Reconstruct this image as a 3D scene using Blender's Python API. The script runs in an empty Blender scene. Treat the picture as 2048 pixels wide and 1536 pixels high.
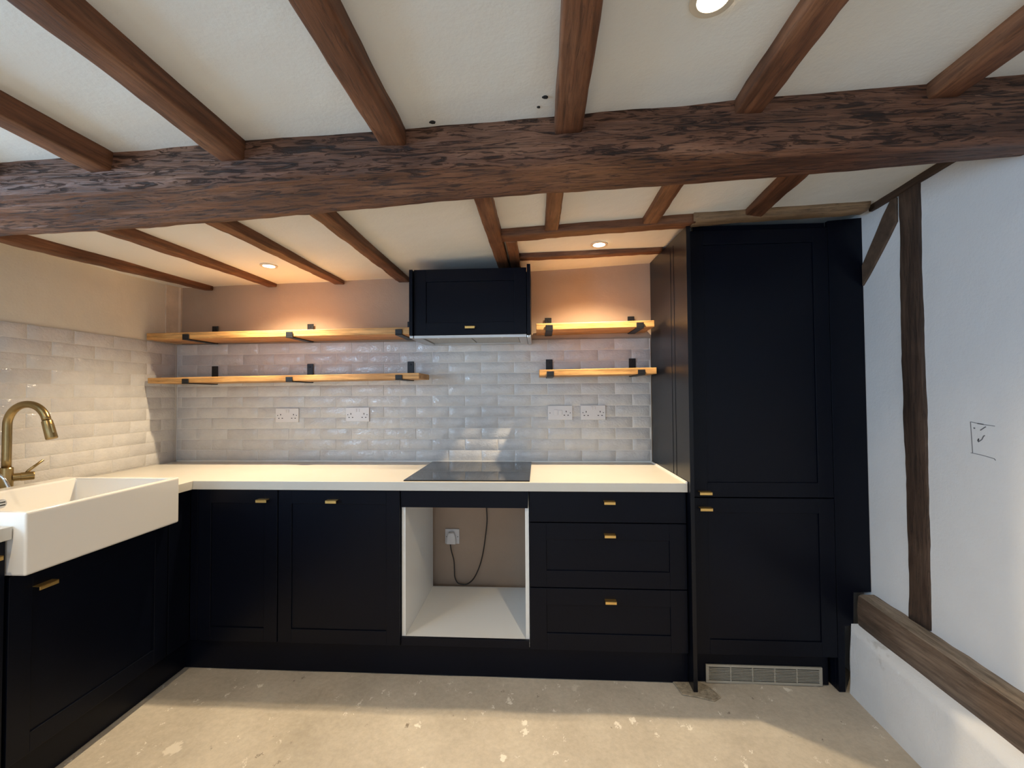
import bpy, bmesh, math, random
from mathutils import Vector, Matrix, noise
random.seed(7)
S = bpy.context.scene
COL = S.collection
# ------------------------------------------------------------------ camera
cam_data = bpy.data.cameras.new('camera')
cam = bpy.data.objects.new('camera', cam_data); COL.objects.link(cam); S.camera = cam
F, YAW, PITCH, ROLL = 871.52, -0.058911, 0.024092, -0.0070831
cam_data.sensor_width = 36; cam_data.lens = F / 2048 * 36; cam_data.clip_start = 0.02
fw = Vector((math.sin(YAW)*math.cos(PITCH), math.cos(YAW)*math.cos(PITCH), math.sin(PITCH)))
rt = Vector((math.cos(YAW), -math.sin(YAW), 0)); up = rt.cross(fw)
r2 = rt*math.cos(ROLL) + up*math.sin(ROLL); u2 = up*math.cos(ROLL) - rt*math.sin(ROLL)
M = Matrix((( r2.x, u2.x, -fw.x, 0.6462), (r2.y, u2.y, -fw.y, -2.6202), (r2.z, u2.z, -fw.z, 1.3147), (0, 0, 0, 1)))
cam.matrix_world = M
# ------------------------------------------------------------------ view, world
S.view_settings.view_transform = 'Standard'; S.view_settings.look = 'None'
S.view_settings.gamma = 1; S.view_settings.use_curve_mapping = False
S.view_settings.exposure = 0.30
W = bpy.data.worlds.new('sky'); S.world = W; W.use_nodes = True
W.node_tree.nodes['Background'].inputs[0].default_value = (0.55, 0.72, 1.0, 1)
W.node_tree.nodes['Background'].inputs[1].default_value = 1.0
# ------------------------------------------------------------------ lights
def area(name, loc, rot, sx, sy, e, col):
    l = bpy.data.lights.new(name, 'AREA'); l.shape = 'RECTANGLE'; l.size = sx; l.size_y = sy; l.energy = e; l.color = col
    o = bpy.data.objects.new(name, l); o.location = loc; o.rotation_euler = rot; COL.objects.link(o); return o
def spot(name, loc, e, col, size=132, blend=1.0, r=.016):
    l = bpy.data.lights.new(name, 'SPOT'); l.energy = e; l.color = col; l.spot_size = math.radians(size); l.spot_blend = blend; l.shadow_soft_size = r
    o = bpy.data.objects.new(name, l); o.location = loc; COL.objects.link(o); return o
DAY = (0.46, 0.69, 1.0)
WARM = (1.0, 0.78, 0.50)
area('daylight_side_window', (-1.80, -2.30, 1.48), (0, math.radians(-90), 0), 0.95, 1.50, 105, DAY)
area('rear_fill_light', (0.3, -4.75, 1.35), (math.radians(90), 0, 0), 2.2, 1.3, 9, (0.75, 0.87, 1.0))  # added cool fill from behind the camera, through the made-up rear window
E_SPOT = 84
SPOTS = [(-0.80, -0.36), (0.965, -0.39), (0.998, -1.757)]
FILL_SPOTS = [(-0.80, -1.90), (-0.80, -3.2), (0.985, -3.2)]  # unseen warm fill spots behind and beside the camera

# ------------------------------------------------------------------ materials
def newmat(name):
    m = bpy.data.materials.new(name); m.use_nodes = True
    nt = m.node_tree; return m, nt, nt.nodes['Principled BSDF']
def nd(nt, t, **kw):
    n = nt.nodes.new(t)
    for k, v in kw.items():
        if k.startswith('i_'):
            n.inputs[k[2:].replace('_', ' ')].default_value = v
        else: setattr(n, k, v)
    return n
def c4(c): return (c[0], c[1], c[2], 1)
def ramp(nt, fac, stops):
    r = nt.nodes.new('ShaderNodeValToRGB'); e = r.color_ramp.elements
    while len(e) < len(stops): e.new(0.5)
    for i, (p, c) in enumerate(stops): e[i].position = p; e[i].color = c4(c) if len(c) == 3 else c
    nt.links.new(fac, r.inputs[0]); return r.outputs[0]
def noisetex(nt, vec, scale, detail=4, rough=.55, dist=0):
    n = nt.nodes.new('ShaderNodeTexNoise'); n.inputs['Scale'].default_value = scale; n.inputs['Detail'].default_value = detail
    n.inputs['Roughness'].default_value = rough; n.inputs['Distortion'].default_value = dist
    if vec is not None: nt.links.new(vec, n.inputs['Vector'])
    return n
def mapping(nt, src, sc=(1, 1, 1)):
    tc = nt.nodes.new('ShaderNodeTexCoord'); mp = nt.nodes.new('ShaderNodeMapping'); mp.inputs['Scale'].default_value = sc
    nt.links.new(tc.outputs[src], mp.inputs['Vector']); return mp.outputs[0]
def bump(nt, bsdf, h, strength, dist=0.01, prev=None):
    b = nt.nodes.new('ShaderNodeBump'); b.inputs['Strength'].default_value = strength; b.inputs['Distance'].default_value = dist
    nt.links.new(h, b.inputs['Height'])
    if prev: nt.links.new(prev, b.inputs['Normal'])
    nt.links.new(b.outputs[0], bsdf.inputs['Normal']); return b.outputs[0]
def mixc(nt, fac, a, b, mode='MIX'):
    m = nt.nodes.new('ShaderNodeMix'); m.data_type = 'RGBA'; m.blend_type = mode
    for sock, v in ((m.inputs[0], fac), (m.inputs[6], a), (m.inputs[7], b)):
        if isinstance(v, (int, float)): sock.default_value = v
        elif isinstance(v, tuple): sock.default_value = c4(v)
        else: nt.links.new(v, sock)
    return m.outputs[2]
def plain(name, col, rough=.5, metal=0, var=0.04, nscale=8, bstr=0.0, bscale=60, spec=.5):
    m, nt, b = newmat(name)
    v = mapping(nt, 'Object')
    n = noisetex(nt, v, nscale, 4)
    lo = tuple(max(0, c*(1-var)) for c in col); hi = tuple(c*(1+var) for c in col)
    nt.links.new(ramp(nt, n.outputs[0], [(.3, lo), (.7, hi)]), b.inputs['Base Color'])
    b.inputs['Roughness'].default_value = rough; b.inputs['Metallic'].default_value = metal
    b.inputs['Specular IOR Level'].default_value = spec
    if bstr: bump(nt, b, noisetex(nt, v, bscale, 5).outputs[0], bstr, .004)
    return m
def plaster(name, col, var=.03, patch=None, bstr=.25, rough=.85):
    m, nt, b = newmat(name); v = mapping(nt, 'Object')
    n = noisetex(nt, v, 1.6, 5, .6)
    lo = tuple(c*(1-var) for c in col); hi = tuple(min(1, c*(1+var)) for c in col)
    c = ramp(nt, n.outputs[0], [(.35, lo), (.65, hi)])
    if patch:
        n2 = noisetex(nt, v, 3.1, 6, .7)
        c = mixc(nt, ramp(nt, n2.outputs[0], [(.63, (0, 0, 0)), (.70, (.6, .6, .6))]), c, patch)
    nt.links.new(c, b.inputs['Base Color']); b.inputs['Roughness'].default_value = rough
    b.inputs['Specular IOR Level'].default_value = .3
    p = bump(nt, b, noisetex(nt, v, 3, 3).outputs[0], .35, .03)
    bump(nt, b, noisetex(nt, v, 90, 6, .6).outputs[0], bstr, .003, p)
    return m
def wood(name, dark, mid, light, scale=1.0, crack=.6, rough=.6, bstr=.6, bdist=.01, spec=.4):
    m, nt, b = newmat(name)
    tc = nt.nodes.new('ShaderNodeTexCoord'); oi = nt.nodes.new('ShaderNodeObjectInfo')
    ad = nt.nodes.new('ShaderNodeVectorMath'); ad.operation = 'ADD'
    ml = nt.nodes.new('ShaderNodeVectorMath'); ml.operation = 'SCALE'; ml.inputs['Scale'].default_value = 9.0
    cb = nt.nodes.new('ShaderNodeCombineXYZ')
    for i in range(3): nt.links.new(oi.outputs['Random'], cb.inputs[i])
    nt.links.new(cb.outputs[0], ml.inputs[0]); nt.links.new(tc.outputs['Object'], ad.inputs[0]); nt.links.new(ml.outputs[0], ad.inputs[1])
    def mp(s):
        q = nt.nodes.new('ShaderNodeMapping'); q.inputs['Scale'].default_value = tuple(x*scale for x in s)
        nt.links.new(ad.outputs[0], q.inputs['Vector']); return q.outputs[0]
    big = noisetex(nt, mp((1.3, 5, 5)), 1.6, 5, .6, .5)
    grain = noisetex(nt, mp((2.2, 38, 38)), 1.5, 6, .65, .35)
    cr = noisetex(nt, mp((7.0, 60, 60)), 1.2, 8, .72, 1.4)
    c = ramp(nt, big.outputs[0], [(.30, dark), (.5, mid), (.72, light)])
    g = ramp(nt, grain.outputs[0], [(.30, (.45, .42, .40)), (.62, (1.12, 1.1, 1.08))])
    c = mixc(nt, 1.0, c, g, 'MULTIPLY')
    crk = ramp(nt, cr.outputs[0], [(.36, (1-crack,)*3), (.47, (1, 1, 1))])
    c = mixc(nt, 1.0, c, crk, 'MULTIPLY')
    nt.links.new(c, b.inputs['Base Color'])
    b.inputs['Roughness'].default_value = rough; b.inputs['Specular IOR Level'].default_value = spec
    if bstr:
        h = mixc(nt, .5, crk, grain.outputs[0])
        bump(nt, b, h, bstr, bdist)
    return m

mat = {}
mat['ceiling'] = plaster('ceiling_plaster', (.74, .735, .69), .02, None, .3)
mat['pink'] = plaster('pink_plaster', (.42, .31, .23), .05, None, .25)
mat['leftwall'] = plaster('left_wall_plaster', (.70, .64, .53), .05, (.60, .50, .40), .3)
mat['white'] = plaster('white_plaster', (.72, .725, .73), .03, None, .4)
mat['navy'] = plain('navy_paint', (.0021, .0033, .0080), .34, 0, .08, 5, .05, 120, .16)
mat['navy_panel'] = plain('navy_satin_panel', (.0026, .0036, .0070), .32, 0, .08, 5, .03, 120, .30)
mat['gap'] = plain('dark_gap', (.004, .004, .005), .9)
mat['carcass'] = plain('white_melamine', (.74, .74, .72), .38, 0, .02, 3)
mat['worktop'] = plain('cream_laminate', (.60, .575, .52), .34, 0, .05, 2.2, .04, 200, .45)
mat['brass'] = plain('brushed_brass', (.85, .56, .19), .42, 1, .08, 30)
mat['aged_brass'] = plain('aged_brass', (.36, .26, .12), .30, 1, .12, 18)
mat['steel_black'] = plain('black_steel', (.012, .012, .014), .45, .3, .05)
mat['chrome'] = plain('chrome', (.7, .7, .7), .12, 1, .02)
mat['metal'] = plain('satin_metal', (.58, .57, .55), .34, 1, .04, 20)
mat['filter'] = plain('filter_mesh', (.45, .45, .43), .45, .6, .15, 160, .3, 300)
mat['ring'] = plain('pale_metal_ring', (.75, .66, .52), .35, .4, .02)
mat['grille'] = plain('champagne_aluminium', (.40, .38, .33), .42, .35, .03)
mat['ceramic'] = plain('white_ceramic', (.80, .78, .74), .08, 0, .01, 2)
mat['glass_black'] = plain('black_glass', (.006, .007, .009), .05, 0, .02)
mat['plastic'] = plain('white_plastic', (.72, .69, .68), .35, 0, .01)
mat['cable'] = plain('dark_cable', (.025, .018, .014), .5)
mat['pencil'] = plain('pencil_line', (.16, .16, .17), .8)
mat['void'] = plain('black_plastic', (.01, .01, .01), .8)
mat['silicone'] = plain('white_sealant', (.80, .79, .76), .35)
mat['upvc'] = plain('white_frame', (.75, .75, .75), .4)
mat['beam'] = wood('beam_oak', (.085, .036, .019), (.175, .076, .041), (.280, .140, .082), 1.0, .72, .50, 1.0, .018, .4)
mat['joist'] = wood('joist_oak', (.095, .037, .017), (.175, .072, .034), (.265, .125, .063), 1.3, .35, .55, .4, .006)
mat['post'] = wood('post_oak', (.040, .024, .016), (.075, .045, .030), (.120, .078, .052), 1.2, .45, .7, .6, .008)
mat['tan_oak'] = wood('tan_oak', (.17, .105, .055), (.29, .19, .105), (.40, .28, .17), 1.1, .4, .6, .5, .008)
mat['post_y'] = plain('brace_oak', (.095, .058, .036), .7, 0, .35, 30, .4, 60)
mat['sill'] = wood('sill_oak', (.070, .046, .030), (.135, .092, .064), (.230, .170, .125), 1.1, .35, .75, .5, .008)
mat['shelf'] = wood('shelf_oak', (.46, .23, .07), (.60, .33, .115), (.70, .42, .17), 1.5, .18, .5, .15, .003)
def tilemat():
    m, nt, b = newmat('glazed_tile')
    geo = nt.nodes.new('ShaderNodeNewGeometry'); oi = nt.nodes.new('ShaderNodeObjectInfo')
    base = ramp(nt, oi.outputs['Random'], [(0, (.555, .54, .53)), (.35, (.59, .575, .56)), (.8, (.61, .595, .58)), (1, (.64, .625, .605))])
    n = noisetex(nt, geo.outputs['Position'], 14, 5, .6)
    c = mixc(nt, 1.0, base, ramp(nt, n.outputs[0], [(.3, (.93, .93, .94)), (.7, (1.06, 1.06, 1.06))]), 'MULTIPLY')
    nt.links.new(c, b.inputs['Base Color']); b.inputs['Roughness'].default_value = .10
    b.inputs['Specular IOR Level'].default_value = .55
    mp = nt.nodes.new('ShaderNodeMapping'); mp.inputs['Scale'].default_value = (26, 26, 30); nt.links.new(geo.outputs['Position'], mp.inputs[0])
    n2 = noisetex(nt, mp.outputs[0], 1.0, 3, .5, .8)
    mp2 = nt.nodes.new('ShaderNodeMapping'); mp2.inputs['Scale'].default_value = (85, 85, 110); nt.links.new(geo.outputs['Position'], mp2.inputs[0])
    n3 = noisetex(nt, mp2.outputs[0], 1.0, 2, .5, .5)
    p = bump(nt, b, n2.outputs[0], .42, .006)
    bump(nt, b, n3.outputs[0], .7, .003, p)
    return m
mat['tile'] = tilemat()
mat['grout'] = plain('pale_grout', (.74, .72, .69), .85, 0, .03, 20)
def floormat():
    m, nt, b = newmat('bare_concrete'); v = mapping(nt, 'Object')
    n = noisetex(nt, v, 2.2, 8, .62); c = ramp(nt, n.outputs[0], [(.30, (.37, .33, .27)), (.50, (.46, .41, .34)), (.72, (.54, .49, .41))])
    nf = noisetex(nt, v, 45, 6, .7); c = mixc(nt, 1.0, c, ramp(nt, nf.outputs[0], [(.3, (.88, .88, .88)), (.7, (1.08, 1.08, 1.08))]), 'MULTIPLY')
    def specks(scale, thr, col, c, seed, gate=.5):
        mp = nt.nodes.new('ShaderNodeMapping'); mp.inputs['Location'].default_value = (seed, seed*2, 0); mp.inputs['Scale'].default_value = (1, .72, 1); nt.links.new(v, mp.inputs[0])
        wv = noisetex(nt, mp.outputs[0], scale*3, 5, .8)
        av = mixc(nt, .07, mp.outputs[0], wv.outputs['Color'])
        vo = nt.nodes.new('ShaderNodeTexVoronoi'); vo.inputs['Scale'].default_value = scale; nt.links.new(av, vo.inputs['Vector'])
        dots = ramp(nt, vo.outputs['Distance'], [(thr*.8, (1, 1, 1)), (thr, (0, 0, 0))])
        sep = nt.nodes.new('ShaderNodeSeparateColor'); nt.links.new(vo.outputs['Color'], sep.inputs[0])
        gt = ramp(nt, sep.outputs[0], [(gate, (0, 0, 0)), (gate+.02, (1, 1, 1))])
        k = mixc(nt, 1.0, dots, gt, 'MULTIPLY')
        return mixc(nt, k, c, col)
    c = specks(7, .19, (.58, .53, .45), c, 1.3, .78)
    c = specks(15, .19, (.72, .68, .60), c, 4.1, .80)
    c = specks(30, .19, (.78, .75, .68), c, 2.7, .80)
    c = specks(13, .13, (.20, .17, .13), c, 7.7, .88)
    c = specks(22, .12, (.14, .12, .10), c, 9.2, .90)
    nt.links.new(c, b.inputs['Base Color']); b.inputs['Roughness'].default_value = .82
    p = bump(nt, b, n.outputs[0], .3, .02); bump(nt, b, nf.outputs[0], .35, .004, p)
    return m
mat['floor'] = floormat()
def emis(name, col, s):
    m, nt, b = newmat(name); b.inputs['Base Color'].default_value = c4(col)
    b.inputs['Emission Color'].default_value = c4(col); b.inputs['Emission Strength'].default_value = s; return m
mat['lamp'] = emis('lamp_lens', (1.0, .86, .66), 28)
def glass():
    m, nt, b = newmat('window_glass'); b.inputs['Roughness'].default_value = 0; b.inputs['Metallic'].default_value = 1
    tr = nt.nodes.new('ShaderNodeBsdfTransparent'); tr.inputs[0].default_value = (.97, .99, .98, 1)
    mx = nt.nodes.new('ShaderNodeMixShader'); mx.inputs[0].default_value = .07
    nt.links.new(tr.outputs[0], mx.inputs[1]); nt.links.new(b.outputs[0], mx.inputs[2])
    nt.links.new(mx.outputs[0], nt.nodes['Material Output'].inputs[0]); return m
mat['glass'] = glass()

# ------------------------------------------------------------------ mesh helpers
def box(bm, x0, x1, y0, y1, z0, z1):
    vs = [bm.verts.new(p) for p in ((x0,y0,z0),(x1,y0,z0),(x1,y1,z0),(x0,y1,z0),(x0,y0,z1),(x1,y0,z1),(x1,y1,z1),(x0,y1,z1))]
    for f in ((0,3,2,1),(4,5,6,7),(0,1,5,4),(1,2,6,5),(2,3,7,6),(3,0,4,7)): bm.faces.new([vs[i] for i in f])
    return vs
def prism(bm, pts, axis, a, b):
    """extrude a 2D outline along an axis (0: pts=(y,z), 1: pts=(x,z), 2: pts=(x,y))"""
    def P(p, t):
        return (t, p[0], p[1]) if axis == 0 else ((p[0], t, p[1]) if axis == 1 else (p[0], p[1], t))
    A = [bm.verts.new(P(p, a)) for p in pts]; B = [bm.verts.new(P(p, b)) for p in pts]
    n = len(pts)
    bm.faces.new(A); bm.faces.new(B[::-1])
    for i in range(n): bm.faces.new((A[i], B[i], B[(i+1) % n], A[(i+1) % n]))
def tube(bm, path, r, n=14, cap=True):
    rings = []; path = [Vector(p) for p in path]
    rr = r if isinstance(r, (list, tuple)) else [r]*len(path)
    prev = None
    for i, p in enumerate(path):
        t = (path[min(i+1, len(path)-1)] - path[max(i-1, 0)]).normalized()
        if prev is None:
            a = Vector((0, 0, 1)) if abs(t.z) < .9 else Vector((0, 1, 0)); u = t.cross(a).normalized()
        else: u = (prev - t*prev.dot(t)).normalized()
        prev = u; w = t.cross(u)
        rings.append([bm.verts.new(p + (u*math.cos(2*math.pi*k/n) + w*math.sin(2*math.pi*k/n))*rr[i]) for k in range(n)])
    for a, b in zip(rings, rings[1:]):
        for k in range(n): bm.faces.new((a[k], a[(k+1) % n], b[(k+1) % n], b[k]))
    if cap: bm.faces.new(rings[0][::-1]); bm.faces.new(rings[-1])
def disc_ring(bm, c, r0, r1, z0, z1, n=32):
    """annulus about z"""
    P = [[bm.verts.new((c[0]+r*math.cos(2*math.pi*k/n), c[1]+r*math.sin(2*math.pi*k/n), z)) for k in range(n)] for r, z in ((r0, z1), (r0, z0), (r1, z0), (r1, z1))]
    for i in range(4):
        a, b = P[i], P[(i+1) % 4]
        for k in range(n): bm.faces.new((a[k], a[(k+1) % n], b[(k+1) % n], b[k]))
def finish(name, bm, m, parent=None, bevel=0, smooth=False, seg=2, origin=None):
    bmesh.ops.recalc_face_normals(bm, faces=bm.faces)
    if origin is not None: bmesh.ops.translate(bm, verts=bm.verts, vec=-Vector(origin))
    me = bpy.data.meshes.new(name); bm.to_mesh(me); bm.free()
    me.materials.append(mat[m] if isinstance(m, str) else m)
    if smooth:
        for p in me.polygons: p.use_smooth = True
    o = bpy.data.objects.new(name, me); COL.objects.link(o)
    if parent is not None: o.parent = parent
    if origin is not None: o.location = origin
    if parent is not None and origin is None:
        o.matrix_parent_inverse = Matrix.Translation(-Vector(parent.location))
    if bevel:
        b = o.modifiers.new('bevel', 'BEVEL'); b.width = bevel; b.segments = seg; b.limit_method = 'ANGLE'; b.angle_limit = math.radians(40)
        if seg > 2:
            for p in me.polygons: p.use_smooth = True
            wn = o.modifiers.new('wn', 'WEIGHTED_NORMAL'); wn.keep_sharp = False
    return o
def boxo(name, m, x0, x1, y0, y1, z0, z1, parent=None, bevel=0, seg=2):
    bm = bmesh.new(); box(bm, x0, x1, y0, y1, z0, z1); return finish(name, bm, m, parent, bevel, False, seg)
def tag(o, label=None, cat=None, group=None, kind=None):
    if label: o['label'] = label
    if cat: o['category'] = cat
    if group: o['group'] = group
    if kind: o['kind'] = kind
    return o
def empty(name, loc, label, cat, group=None):
    o = bpy.data.objects.new(name, None); o.location = loc; o.empty_display_size = .05; COL.objects.link(o)
    return tag(o, label, cat, group)

# ------------------------------------------------------------------ ceiling height
def lerp_tab(x, t):
    if x <= t[0][0]:
        (a, b), (c, d) = t[0], t[1]
    elif x >= t[-1][0]:
        (a, b), (c, d) = t[-2], t[-1]
    else:
        for k in range(len(t)-1):
            if t[k][0] <= x <= t[k+1][0]: (a, b), (c, d) = t[k], t[k+1]; break
    return b + (d-b)*(x-a)/(c-a)
CB = [(-1.63, 2.008), (-.14, 2.036), (.6, 2.060), (1.3, 2.090), (2.1, 2.100)]
CF = [(-1.63, 1.965), (-.95, 2.018), (-.2, 2.052), (.7, 2.083), (1.2, 2.108), (2.1, 2.148)]
def cz(x, y):
    k = min(1, max(0, -y/1.43)); return lerp_tab(x, CB)*(1-k) + lerp_tab(x, CF)*k
XL, XR, YR = -1.635, 2.10, -4.7
# ------------------------------------------------------------------ structure
bm = bmesh.new()
NX, NY = 60, 60
g = [[bm.verts.new((-1.9 + 4.3*i/NX, .2 - 5.1*j/NY, cz(-1.9 + 4.3*i/NX, .2 - 5.1*j/NY) + .004*noise.noise((i*.25, j*.25, 0)))) for j in range(NY+1)] for i in range(NX+1)]
for i in range(NX):
    for j in range(NY): bm.faces.new((g[i][j], g[i+1][j], g[i+1][j+1], g[i][j+1]))
ge = bmesh.ops.extrude_face_region(bm, geom=list(bm.faces))
for v in ge['geom']:
    if isinstance(v, bmesh.types.BMVert): v.co.z = 2.45
ceiling = finish('ceiling', bm, 'ceiling', smooth=False); tag(ceiling, kind='structure')
for p in ceiling.data.polygons: p.use_smooth = p.normal.z < -.5

for (hx, hy, hr) in ((.672, -1.512, .007), (.362, -1.447, .008), (.655, -1.475, .004)):
    bm = bmesh.new(); q = [(hx+hr*(1+.4*math.sin(k*2.3))*math.cos(k*1.047), hy+hr*.7*math.sin(k*1.047)) for k in range(6)]
    prism(bm, q, 2, cz(hx, hy)-.0040, cz(hx, hy)+.004); finish('plaster_chip', bm, 'void', ceiling)
bm = bmesh.new()
NX, NY = 90, 100
g = [[bm.verts.new((-1.9 + 4.3*i/NX, .2 - 5.1*j/NY, .006*noise.noise((i*.16, j*.16, 3)) + .0015*noise.noise((i*.9, j*.9, 3)))) for j in range(NY+1)] for i in range(NX+1)]
for i in range(NX):
    for j in range(NY): bm.faces.new((g[i][j], g[i+1][j], g[i+1][j+1], g[i][j+1]))
ge = bmesh.ops.extrude_face_region(bm, geom=list(bm.faces))
for v in ge['geom']:
    if isinstance(v, bmesh.types.BMVert): v.co.z = -.12
floor = finish('floor', bm, 'floor'); tag(floor, kind='structure')
for p in floor.data.polygons: p.use_smooth = p.normal.z > .5
# chipped hole in the screed where the tall side panel meets the floor
bm = bmesh.new()
pts = [(1.245, -.560), (1.262, -.652), (1.33, -.668), (1.385, -.690), (1.42, -.665), (1.40, -.600), (1.36, -.560)]
prism(bm, pts, 2, .001, .0075)
finish('screed_patch', bm, plain('rough_patch', (.27, .23, .17), .95, 0, .35, 70, .8, 90), floor, .003)

wall_back = tag(boxo('wall_back', 'pink', XL-.2, XR+.3, .010, .20, -.1, 2.42), kind='structure')
# left wall with a window opening (window beyond the left of the frame)
WY0, WY1, WZ0, WZ1 = -3.02, -1.58, 1.0, 1.88
bm = bmesh.new()
box(bm, XL-.2, XL, WY1, .2, -.1, 2.42); box(bm, XL-.2, XL, YR-.2, WY0, -.1, 2.42)
box(bm, XL-.2, XL, WY0, WY1, -.1, WZ0); box(bm, XL-.2, XL, WY0, WY1, WZ1, 2.42)
wall_left = tag(finish('wall_left', bm, 'leftwall'), kind='structure')
win = bpy.data.objects.new('window_1', None); win.location = (XL-.1, WY0, WZ0); COL.objects.link(win); tag(win, kind='structure')
bm = bmesh.new(); xw0, xw1 = XL-.14, XL-.08
box(bm, xw0, xw1, WY0, WY1, WZ0, WZ0+.05); box(bm, xw0, xw1, WY0, WY1, WZ1-.05, WZ1)
for y in (WY0, (WY0+WY1)/2-.025, WY1-.05): box(bm, xw0, xw1, y, y+.05, WZ0+.05, WZ1-.05)
finish('window_frame', bm, 'upvc', win, .004)
boxo('pane', 'glass', XL-.112, XL-.108, WY0+.05, (WY0+WY1)/2-.025, WZ0+.05, WZ1-.05, win)
boxo('pane', 'glass', XL-.112, XL-.108, (WY0+WY1)/2+.025, WY1-.05, WZ0+.05, WZ1-.05, win)
# rear wall behind the camera with a made-up window, added for soft cool fill
bm = bmesh.new(); a, b, c, d = -.9, 1.5, .6, 1.95
box(bm, XL-.2, a, YR-.2, YR, -.1, 2.42); box(bm, b, XR+.3, YR-.2, YR, -.1, 2.42)
box(bm, a, b, YR-.2, YR, -.1, c); box(bm, a, b, YR-.2, YR, d, 2.42)
tag(finish('wall_rear', bm, 'white'), kind='structure')
fill_win = bpy.data.objects.new('added_fill_window', None); fill_win.location = (a, YR-.1, c); COL.objects.link(fill_win); tag(fill_win, kind='structure')
bm = bmesh.new()
box(bm, a, b, YR-.14, YR-.08, c, c+.05); box(bm, a, b, YR-.14, YR-.08, d-.05, d)
for x in (a, .275, b-.05): box(bm, x, x+.05, YR-.14, YR-.08, c+.05, d-.05)
finish('window_frame', bm, 'upvc', fill_win, .004)
# right wall: upper infill set back, lower infill proud
wall_right = tag(boxo('wall_right', 'white', XR, XR+.3, YR-.2, .2, -.1, 2.42), kind='structure')
bm = bmesh.new()
ny = 40
def lowx(y, z): return 1.995 + .06*min(0, (y+.6))*.8 + .012*z/.3 + .004*noise.noise((y*5, z*9, 1))
def silltop(y): return lerp_tab(y, [(-4.7, .36), (-1.27, .402), (-.62, .430), (0, .44)])
def sillbot(y): return silltop(y) - .145
rows = []
for i in range(ny+1):
    y = -.602 - 2.0*i/ny
    rows.append([bm.verts.new((lowx(y, z), y, z)) for z in [ -.02 + (sillbot(y)+.035)*k/8 for k in range(9)]])
for a_, b_ in zip(rows, rows[1:]):
    for k in range(8): bm.faces.new((a_[k], b_[k], b_[k+1], a_[k+1]))
# close back to the main wall
for a_, b_ in zip(rows, rows[1:]):
    p = [a_[8], b_[8]]; q = [bm.verts.new((2.12, p[0].co.y, p[0].co.z)), bm.verts.new((2.12, p[1].co.y, p[1].co.z))]
    bm.faces.new((p[0], p[1], q[1], q[0]))
e0 = [bm.verts.new((2.12, rows[-1][0].co.y, -.02)), bm.verts.new((2.12, rows[-1][8].co.y, rows[-1][8].co.z))]
bm.faces.new([rows[-1][k] for k in range(9)] + [e0[1], e0[0]])
o = finish('wall_right_lower', bm, plaster('rough_white_plaster', (.72, .725, .73), .06, (.45, .43, .40), .7)); tag(o, kind='structure')
for p in o.data.polygons: p.use_smooth = True
# pencil marks for a wall box on the right wall
def penline(pts, w, nm='pencil_line'):
    bm = bmesh.new()
    P = [Vector((XR-.0012, y, z)) for y, z in pts]
    for p, q in zip(P, P[1:]):
        d = (q-p).normalized(); n_ = d.cross(Vector((1, 0, 0)))*w/2
        v = [bm.verts.new(x) for x in (p-n_, q-n_, q+n_, p+n_)]
        v2 = [bm.verts.new(x.co + Vector((.001, 0, 0))) for x in v]
        bm.faces.new(v)
        for k in range(4): bm.faces.new((v[k], v[(k+1) % 4], v2[(k+1) % 4], v2[k]))
    return finish(nm, bm, 'pencil', wall_right)
penline([(-1.062, 1.212), (-1.10, 1.206), (-1.14, 1.203)], .0016)
penline([(-1.085, 1.208), (-1.105, 1.206)], .003)
penline([(-1.062, 1.212), (-1.064, 1.165), (-1.066, 1.108)], .0018)
penline([(-1.060, 1.108), (-1.095, 1.105), (-1.135, 1.099), (-1.139, 1.094)], .0016)
penline([(-1.094, 1.186), (-1.106, 1.195), (-1.112, 1.199)], .003)
penline([(-1.084, 1.150), (-1.088, 1.158), (-1.086, 1.147), (-1.098, 1.156), (-1.104, 1.168), (-1.108, 1.170)], .003)
penline([(-1.072, 1.192), (-1.077, 1.191)], .004)
# plaster boxing in the left corner above the tiles
bm = bmesh.new()
prism(bm, [(XL-.005, .005), (XL-.005, -.085), (XL+.006, -.085), (XL+.022, -.012), (XL+.03, -.002), (XL+.03, .012)], 2, 1.645, 2.02)
tag(finish('trim_1', bm, plain('bare_skim', (.60, .49, .37), .85, 0, .12, 12, .5, 40), None, .003), kind='structure')

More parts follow.
